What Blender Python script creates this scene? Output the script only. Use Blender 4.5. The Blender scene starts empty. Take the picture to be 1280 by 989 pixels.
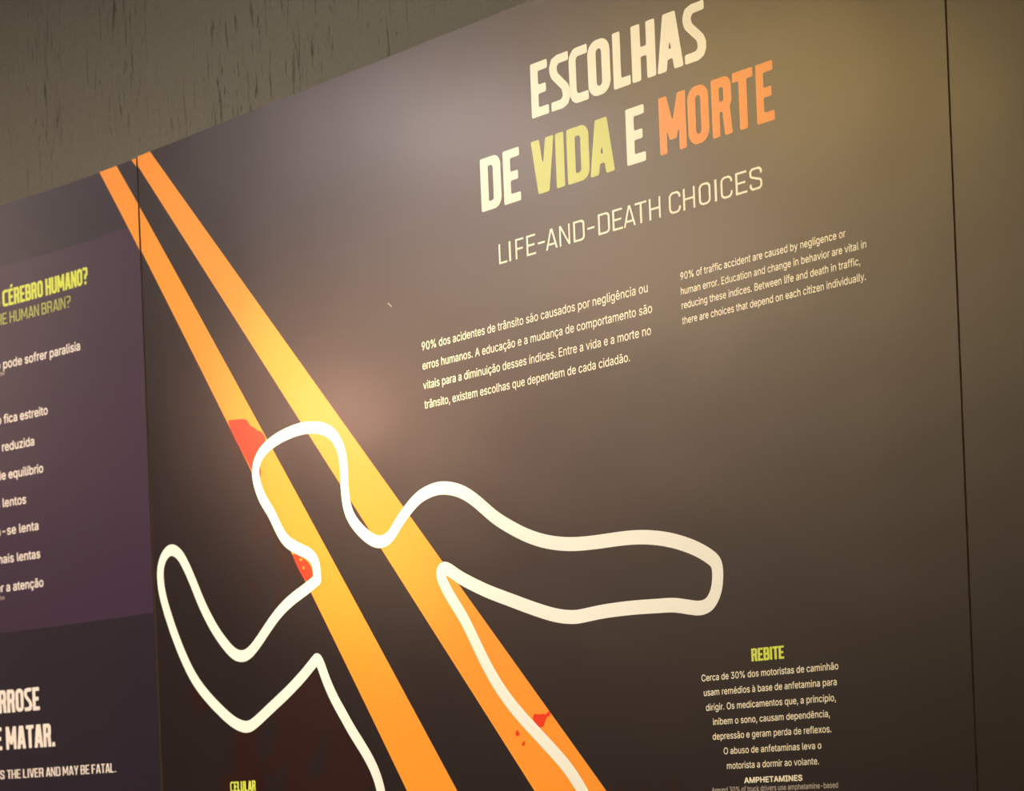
import bpy, math, random
import numpy as np
from mathutils import Matrix, Vector
scene = bpy.context.scene
COL = scene.collection
# ------------------------------------------------------------------ camera
CAMERA = {'loc': [2.483, -1.718, 1.6], 'alpha': 0.7543396209982322, 'lens': 81.5625, 'shift': 0.400951953125, 'roll': 0.0404778783919029}
cd = bpy.data.cameras.new('camera'); cam = bpy.data.objects.new('camera', cd); COL.objects.link(cam)
al = CAMERA['alpha']; ro = CAMERA['roll']
axis = Vector((-math.cos(al), math.sin(al), 0)); right = Vector((math.sin(al), math.cos(al), 0)); up = Vector((0, 0, 1))
cr = right*math.cos(ro) - up*math.sin(ro); cu = right*math.sin(ro) + up*math.cos(ro)
m = Matrix((cr, cu, -axis)).transposed().to_4x4(); m.translation = Vector(CAMERA['loc']); cam.matrix_world = m
cd.sensor_width = 36; cd.lens = CAMERA['lens']; cd.shift_y = CAMERA['shift']; cd.clip_start = .05; cd.clip_end = 60
cd.dof.use_dof = True; cd.dof.focus_distance = 2.42; cd.dof.aperture_fstop = 11
scene.camera = cam
scene.view_settings.view_transform = 'Standard'; scene.view_settings.look = 'None'
scene.view_settings.exposure = 0.0; scene.view_settings.gamma = 1.0; scene.view_settings.use_curve_mapping = False
# ------------------------------------------------------------------ world
w = bpy.data.worlds.new('world'); scene.world = w; w.use_nodes = True
w.node_tree.nodes['Background'].inputs[0].default_value = (.5, .45, .42, 1); w.node_tree.nodes['Background'].inputs[1].default_value = .05
#@LIGHTS@
CEIL = 3.0
# added soft ceiling panels shaping the haze: x, y, size x, size y, watts, colour
ADDED_PANELS = [(-.3, -1.75, .6, .8, 41, (1, .65, .16)), (-.92, -1.5, .45, .6, 35, (.96, .81, .84)), (-1.65, -2.75, .9, .9, 86, (1, .68, .38))]
# spotlights: head position, aim point, watts, colour, cone degrees, blend, source radius
SPOTS = [((-.96, -1.13, 2.37), (.46, 0, 2.04), 16.5, (1, .50, .36), 23, 1.0, .06),
         ((1.0, -2.5, 2.85), (.75, 0, 1.88), 112, (1, .93, .76), 50, 1.0, .06),  # added wash to brighten the prints, its reflection kept out of view
         ((.2, -2.6, 2.85), (.0, 0, 1.95), 88, (.92, .95, 1), 52, 1.0, .06),  # added wash to lift the pale prints around the left seam
         ((-.2, -2.35, 2.86), (.40, 0, 2.03), 260, (1, .85, .40), 13, 1.0, .05)]  # added accent for the diffuse bright pool on the stripes
# ------------------------------------------------------------------ data (metres on the wall: x or arc length, height)
TOPZ = [(0.032, 2.4545),(0.7347, 2.45)]
A = ([(0.001, 2.3328),(0.1702, 2.0902),(0.3648, 1.7957),(0.4833, 1.6218)], [(0.0034, 2.3873),(0.0655, 2.3041),(0.2447, 2.0613),(0.5676, 1.619)])
B = ([(-0.0004, 2.4435),(0.1196, 2.3028),(0.3841, 1.9831),(0.6915, 1.615)], [(0.0316, 2.454),(0.1146, 2.3592),(0.1885, 2.2793),(0.3822, 2.0665),(0.5131, 1.9264),(0.7982, 1.6116)])
LA = ([(-0.0834, 2.4526),(-0.0017, 2.335)], [(-0.0459, 2.4535),(-0.0018, 2.3951)])
LB = [(-0.0123, 2.4534),(-0.0009, 2.4414)]
OUT = [(0.7709, 1.6007),(0.764, 1.6127),(0.745, 1.636),(0.7252, 1.6542),(0.7013, 1.6743),(0.677, 1.6947),(0.6524, 1.7183),(0.6341, 1.7404),(0.6178, 1.764),(0.6015, 1.7909),(0.5893, 1.81),(0.5723, 1.8312),(0.5597, 1.8492),(0.5544, 1.8614),(0.5581, 1.8668),(0.5675, 1.8652),(0.5851, 1.8549),(0.6071, 1.8446),(0.633, 1.8337),(0.6673, 1.8215),(0.7007, 1.8097),(0.7337, 1.7995),(0.7602, 1.7952),(0.7785, 1.7956),(0.8066, 1.7973),(0.846, 1.7974),(0.8802, 1.796),(0.9036, 1.7949),(0.923, 1.7912),(0.9391, 1.7885),(0.9521, 1.7917),(0.9608, 1.8028),(0.964, 1.8168),(0.9631, 1.8301),(0.9546, 1.8381),(0.9371, 1.8479),(0.9154, 1.8564),(0.8917, 1.863),(0.8653, 1.8674),(0.8383, 1.8693),(0.8029, 1.8696),(0.7707, 1.8708),(0.7463, 1.8738),(0.7216, 1.8792),(0.6968, 1.8877),(0.6719, 1.8993),(0.6457, 1.914),(0.6208, 1.9326),(0.5997, 1.9456),(0.578, 1.9534),(0.5557, 1.9565),(0.5329, 1.9534),(0.5139, 1.9458),(0.4895, 1.9287),(0.4717, 1.9125),(0.4544, 1.908),(0.4352, 1.9139),(0.4118, 1.9314),(0.397, 1.9521),(0.3929, 1.9802),(0.3931, 2.0057),(0.3875, 2.0268),(0.3748, 2.0429),(0.355, 2.0528),(0.3285, 2.0575),(0.3033, 2.0574),(0.2732, 2.0534),(0.2467, 2.0453),(0.2308, 2.0342),(0.224, 2.0205),(0.2265, 2.0042),(0.2361, 1.9844),(0.2522, 1.9653),(0.2639, 1.9467),(0.2779, 1.9295),(0.2983, 1.9183),(0.3208, 1.9091),(0.3326, 1.8988),(0.3349, 1.8869),(0.3355, 1.8778),(0.334, 1.876),(0.3105, 1.8666),(0.2845, 1.8573),(0.2581, 1.8439),(0.2352, 1.8274),(0.2168, 1.8129),(0.1983, 1.801),(0.1824, 1.7973),(0.1647, 1.8022),(0.1453, 1.8173),(0.1239, 1.8394),(0.1026, 1.8686),(0.0859, 1.8977),(0.0709, 1.9213),(0.0577, 1.9365),(0.0415, 1.9438),(0.0266, 1.9385),(0.0169, 1.9255),(0.0146, 1.9075),(0.0201, 1.8818),(0.0368, 1.844),(0.0582, 1.8061),(0.082, 1.774),(0.1129, 1.7473),(0.1481, 1.7235),(0.1699, 1.7133),(0.1876, 1.7102),(0.2035, 1.7147),(0.233, 1.7294),(0.2688, 1.7471),(0.2997, 1.7646),(0.3215, 1.779),(0.3294, 1.7831),(0.3358, 1.7751),(0.3449, 1.7564),(0.3579, 1.7349),(0.3744, 1.7135),(0.3888, 1.6948),(0.4121, 1.6681),(0.428, 1.6453),(0.4365, 1.6233),(0.4384, 1.6103)]
HEAD = [('heading', 'large cream heading word ESCOLHAS', 'cream', 2.3256, 0.0573, [('E', 0.729, 0.7553),('S', 0.7576, 0.7872),('C', 0.7865, 0.8139),('O', 0.814, 0.8459),('L', 0.85, 0.8741),('H', 0.8763, 0.9093),('A', 0.9106, 0.9467),('S', 0.9471, 0.9768)]),('heading', 'cream heading word DE', 'cream', 2.2445, 0.0572, [('D', 0.6454, 0.6774),('E', 0.6814, 0.7078)]),('heading', 'lime green heading word VIDA', 'lime', 2.2445, 0.0572, [('V', 0.725, 0.7603),('I', 0.762, 0.7747),('D', 0.7788, 0.8111),('A', 0.8112, 0.8474)]),('heading', 'cream heading letter E', 'cream', 2.2445, 0.0572, [('E', 0.8644, 0.8909)]),('heading', 'orange heading word MORTE', 'deep_orange', 2.2445, 0.0572, [('M', 0.9104, 0.9465),('O', 0.9491, 0.9767),('R', 0.9807, 1.0072),('T', 1.0081, 1.0342),('E', 1.0378, 1.06)])]
SUB = (2.1833, 0.0215, [('L', 0.6695, 0.6823),('I', 0.6854, 0.6883),('F', 0.6956, 0.7086),('E', 0.7127, 0.7269),('-', 0.73, 0.7406),('A', 0.742, 0.7597),('N', 0.7627, 0.7785),('D', 0.7835, 0.8),('-', 0.804, 0.8144),('D', 0.8197, 0.8365),('E', 0.8404, 0.8548),('A', 0.856, 0.8728),('T', 0.8722, 0.8888),('H', 0.8919, 0.9077),('C', 0.9191, 0.935),('H', 0.9383, 0.9542),('O', 0.9593, 0.9748),('I', 0.9801, 0.983),('C', 0.988, 1.0032),('E', 1.0072, 1.0219),('S', 1.0251, 1.041)])
LINES = [('M', 'text_line', None, 'body', 'cream', '', '90% dos acidentes de trânsito são causados por negligência ou', 0.5381, 2.1128, 0.3476, 0.0093),('M', 'text_line', None, 'body', 'cream', '', 'erros humanos. A educação e a mudança de comportamento são', 0.5382, 2.0912, 0.3524, 0.0093),('M', 'text_line', None, 'body', 'cream', '', 'vitais para a diminuição desses índices. Entre a vida e a morte no', 0.5381, 2.0693, 0.3498, 0.0093),('M', 'text_line', None, 'body', 'cream', '', 'trânsito, existem escolhas que dependem de cada cidadão.', 0.5387, 2.0476, 0.3185, 0.0093),('M', 'text_line', None, 'body', 'cream', '', '90% of traffic accident are caused by negligence or', 0.9305, 2.1161, 0.2082, 0.0073),('M', 'text_line', None, 'body', 'cream', '', 'human error. Education and change in behavior are vital in', 0.9303, 2.1013, 0.2318, 0.0073),('M', 'text_line', None, 'body', 'cream', '', 'reducing these indices. Between life and death in traffic,', 0.9306, 2.0871, 0.2238, 0.0073),('M', 'text_line', None, 'body', 'cream', '', 'there are choices that depend on each citizen individually.', 0.9304, 2.0719, 0.2298, 0.0073),('M', 'heading', 'lime green small heading REBITE', 'bold', 'limey', '', 'REBITE', 1.0031, 1.7308, 0.0413, 0.0126),('M', 'text_line', None, 'body', 'cream', '', 'Cerca de 30% dos motoristas de caminhão', 0.937, 1.7159, 0.1726, 0.0067),('M', 'text_line', None, 'body', 'cream', '', 'usam remédios à base de anfetamina para', 0.9393, 1.7012, 0.1675, 0.0067),('M', 'text_line', None, 'body', 'cream', '', 'dirigir. Os medicamentos que, a princípio,', 0.9413, 1.6864, 0.1638, 0.0067),('M', 'text_line', None, 'body', 'cream', '', 'inibem o sono, causam dependência,', 0.9499, 1.6719, 0.1472, 0.0066),('M', 'text_line', None, 'body', 'cream', '', 'depressão e geram perda de reflexos.', 0.9487, 1.6573, 0.1495, 0.0067),('M', 'text_line', None, 'body', 'cream', '', 'O abuso de anfetaminas leva o', 0.9623, 1.6424, 0.1231, 0.0066),('M', 'text_line', None, 'body', 'cream', '', 'motorista a dormir ao volante.', 0.9658, 1.6277, 0.1159, 0.0066),('M', 'heading', 'small cream bold heading AMPHETAMINES', 'bodybold', 'cream', '', 'AMPHETAMINES', 0.9875, 1.6131, 0.0732, 0.0056),('M', 'text_line', None, 'body', 'greyish', '', 'Around 30% of truck drivers use amphetamine-based', 0.9445, 1.6048, 0.159, 0.0054),('M', 'heading', 'lime green small heading CELULAR', 'bold', 'limey', '', 'CELULAR', 0.1462, 1.6314, 0.0523, 0.0127),('L', 'heading', 'lime green heading reading CÉREBRO HUMANO?', 'bold', 'limey', 'NO ', 'CÉREBRO HUMANO?', -0.3009, 2.3133, 0.1829, 0.0226),('L', 'heading', 'thin olive green line reading THE HUMAN BRAIN?', 'light2', 'limedim', 'OF THE ', 'HUMAN BRAIN?', -0.2873, 2.2893, 0.1303, 0.0156),('L', 'text_line', None, 'bodymed', 'white', 'o ', 'pode sofrer paralisia', -0.3047, 2.2292, 0.1642, 0.0121),('L', 'text_line', None, 'bodymed', 'white', 'o ', 'fica estreito', -0.3082, 2.1542, 0.0932, 0.0121),('L', 'text_line', None, 'bodymed', 'white', 'o ', 'reduzida', -0.3136, 2.1164, 0.0677, 0.0121),('L', 'text_line', None, 'bodymed', 'white', 'de ', 'equilíbrio', -0.3025, 2.0776, 0.0733, 0.0121),('L', 'text_line', None, 'bodymed', 'white', 'm ', 'lentos', -0.3167, 2.0398, 0.0491, 0.0121),('L', 'text_line', None, 'bodymed', 'white', 'na-se ', 'lenta', -0.2845, 2.0012, 0.0406, 0.0121),('L', 'text_line', None, 'bodymed', 'white', 'mais ', 'lentas', -0.2915, 1.9628, 0.0491, 0.0121),('L', 'text_line', None, 'bodymed', 'white', 'er a ', 'atenção', -0.302, 1.9235, 0.064, 0.0121),('L', 'text_line', None, 'body', 'greyish', 'para', 'lysis', -0.3133, 2.2208, 0.0104, 0.0057),('L', 'text_line', None, 'body', 'greyish', 'atte', 'ntion', -0.3321, 1.9128, 0.0113, 0.0058),('L', 'heading', 'large white heading ending RROSE', 'bold', 'white', 'CI', 'RROSE', -0.3412, 1.7566, 0.0856, 0.0316),('L', 'heading', 'large white heading reading E MATAR.', 'bold', 'white', 'E ', 'MATAR.', -0.3287, 1.7058, 0.1023, 0.0315),('L', 'heading', 'thin white line reading THE LIVER AND MAY BE FATAL.', 'medium', 'white', 'AFFECTS ', 'THE LIVER AND MAY BE FATAL.', -0.3295, 1.6655, 0.2316, 0.0122)]
SPLAT = [('stain', 'maroon', [(0.1676, 2.0906),(0.1685, 2.0711),(0.1744, 2.0568),(0.1846, 2.0419),(0.1954, 2.0356),(0.2041, 2.0333),(0.2175, 2.0147),(0.2197, 2.0211),(0.215, 2.0297),(0.1866, 2.0712)]),('stain', 'red', [(0.1675, 2.0896),(0.181, 2.0886),(0.2099, 2.0859),(0.2147, 2.0783),(0.2202, 2.0743),(0.2266, 2.072),(0.2308, 2.0679),(0.2385, 2.0663),(0.2495, 2.0536),(0.2288, 2.0385),(0.2354, 2.019),(0.2344, 2.0112),(0.2269, 2.0095),(0.2211, 2.0151)]),('stain', 'red', [(0.2874, 1.9122),(0.2979, 1.911),(0.3061, 1.9076),(0.3222, 1.8973),(0.3281, 1.885),(0.3242, 1.8777),(0.3132, 1.8743)]),('stain', 'maroon', [(0.2136, 1.9305),(0.2121, 1.9409),(0.2182, 1.9556),(0.227, 1.9725),(0.2354, 1.9727),(0.251, 1.9543),(0.2661, 1.9323),(0.2855, 1.9138),(0.2986, 1.896),(0.3123, 1.8759),(0.2995, 1.8779),(0.2917, 1.8842),(0.2863, 1.8948),(0.2826, 1.9002),(0.2775, 1.8856),(0.2693, 1.8864),(0.2636, 1.8946),(0.2605, 1.9101),(0.255, 1.9208),(0.2538, 1.9337),(0.2477, 1.9369),(0.2394, 1.9378),(0.2289, 1.9377),(0.221, 1.9335)]),('stain', 'maroon', [(0.1478, 1.8985),(0.1482, 1.8906),(0.1429, 1.8781),(0.1367, 1.8643),(0.1336, 1.8711),(0.14, 1.8862),(0.1432, 1.8951)]),('stain', 'maroon', [(0.2059, 1.8984),(0.2108, 1.8897),(0.213, 1.8779),(0.2082, 1.8688),(0.2024, 1.8725),(0.2006, 1.883),(0.2036, 1.8904)]),('stain', 'maroon', [(0.1814, 1.8667),(0.183, 1.8588),(0.1793, 1.8475),(0.175, 1.8486),(0.1775, 1.8593)]),('stain', 'maroon', [(0.2529, 1.8885),(0.2595, 1.8823),(0.262, 1.8694),(0.2634, 1.8591),(0.2567, 1.8521),(0.2483, 1.8508),(0.251, 1.8603),(0.2518, 1.8729),(0.2483, 1.8834)]),('stain', 'maroon', [(0.2181, 1.8402),(0.2225, 1.8296),(0.2178, 1.8223),(0.2107, 1.8242),(0.2134, 1.8329)]),('stain', 'maroon', [(0.2386, 1.9252),(0.2443, 1.9169),(0.2356, 1.9127)]),('stain', 'maroon', [(0.176, 1.9139),(0.1799, 1.9083),(0.1713, 1.9091)]),('stain', 'maroon', [(0.2759, 1.8933),(0.2834, 1.8825),(0.2906, 1.8667),(0.2821, 1.8624),(0.2746, 1.8732),(0.2712, 1.8837)]),('stain', 'maroon', [(0.2953, 1.8763),(0.3114, 1.8742),(0.3152, 1.8706),(0.2983, 1.8609),(0.2901, 1.8592)]),('stain', 'maroon', [(0.0655, 1.7711),(0.0811, 1.763),(0.0981, 1.7466),(0.1173, 1.7349),(0.0994, 1.7366),(0.0893, 1.7353),(0.0855, 1.7391),(0.0754, 1.738),(0.0728, 1.7481),(0.0666, 1.758)]),('stain', 'maroon', [(0.152, 1.7084),(0.1872, 1.702),(0.3267, 1.7732),(0.3318, 1.758),(0.3472, 1.7337),(0.375, 1.7035),(0.3991, 1.676),(0.418, 1.6513),(0.4344, 1.6183),(0.1551, 1.6269),(0.1568, 1.6803)]),('stain', 'maroon', [(0.1252, 1.6489),(0.1373, 1.6532),(0.1571, 1.6571),(0.1628, 1.6267),(0.1238, 1.6279)]),('charcoal_patch', 'panel', [(0.2223, 1.7174),(0.2449, 1.7195),(0.2514, 1.7056),(0.2352, 1.6859),(0.2228, 1.6682),(0.2127, 1.6572),(0.2054, 1.6781),(0.2013, 1.6967),(0.214, 1.7052)]),('charcoal_patch', 'panel', [(0.3324, 1.6969),(0.3394, 1.6943),(0.3397, 1.6722),(0.3331, 1.6525),(0.3218, 1.6418),(0.3091, 1.6396),(0.3017, 1.6481),(0.3091, 1.6668),(0.3239, 1.6751),(0.3264, 1.6861)]),('charcoal_patch', 'panel', [(0.2208, 1.666),(0.2236, 1.6511),(0.2325, 1.645),(0.2438, 1.6469),(0.2506, 1.6648),(0.2592, 1.6667),(0.2566, 1.6442),(0.2497, 1.624),(0.2218, 1.6249),(0.2177, 1.6479)]),('blood_drop', 'red', [(0.6931, 1.6926),(0.6941, 1.696),(0.6967, 1.6976),(0.7012, 1.6966),(0.7061, 1.6964),(0.7101, 1.697),(0.7132, 1.6956),(0.7151, 1.6972),(0.7167, 1.6987),(0.7192, 1.6993),(0.7207, 1.6955),(0.7188, 1.6934),(0.7153, 1.6931),(0.7127, 1.6901),(0.711, 1.6871),(0.7093, 1.6834),(0.7043, 1.6823),(0.7004, 1.6839),(0.6957, 1.6883)]),('blood_drop', 'red', [(0.6676, 1.6823),(0.6702, 1.6799),(0.6721, 1.6774),(0.6709, 1.6756),(0.6681, 1.6746),(0.6652, 1.6761),(0.6651, 1.6784),(0.6667, 1.6801)]),('blood_drop', 'red', [(0.6782, 1.6699),(0.6799, 1.6669),(0.6792, 1.6645),(0.6766, 1.6636),(0.6742, 1.665),(0.6748, 1.6668),(0.6769, 1.6681)]),('stain', 'maroon', [(0.8524, 1.6147),(0.8488, 1.6111),(0.8464, 1.6097),(0.843, 1.6113),(0.8434, 1.615),(0.8428, 1.6187),(0.847, 1.6201),(0.8498, 1.6185)]),('stain', 'maroon', [(0.8906, 1.6182),(0.8894, 1.6155),(0.8868, 1.6145),(0.8839, 1.6157),(0.884, 1.6185),(0.8851, 1.6212),(0.8872, 1.6222),(0.8888, 1.621)]),('stain', 'maroon', [(0.8988, 1.6123),(0.8976, 1.6078),(0.8929, 1.6061),(0.8882, 1.6081),(0.8878, 1.6127),(0.8904, 1.6171),(0.8936, 1.6189),(0.8965, 1.617)]),('stain', 'maroon', [(0.8538, 1.6098),(0.8546, 1.6051),(0.8494, 1.6034),(0.8461, 1.6054),(0.8425, 1.6101),(0.8471, 1.6146),(0.8501, 1.6164),(0.8545, 1.6144)]),('stain', 'maroon', [(0.8238, 1.6115),(0.8201, 1.6079),(0.8178, 1.6065),(0.8144, 1.6081),(0.8146, 1.6118),(0.8141, 1.6156),(0.8184, 1.617),(0.8213, 1.6154)]),('yellow_fleck', 'orange', [(0.3127, 1.8931),(0.3119, 1.8918),(0.3101, 1.8914),(0.3084, 1.8921),(0.3078, 1.8936),(0.3086, 1.8948),(0.3104, 1.8952),(0.3121, 1.8945)]),('yellow_fleck', 'orange', [(0.3095, 1.903),(0.3083, 1.9019),(0.3057, 1.9017),(0.3032, 1.9025),(0.3022, 1.9038),(0.3033, 1.9049),(0.3059, 1.9051),(0.3085, 1.9043)])]
SCUFF = [(0.4824, 2.1759),(0.4891, 2.171)]
BAND = (1.8673, 2.3692)
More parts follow.
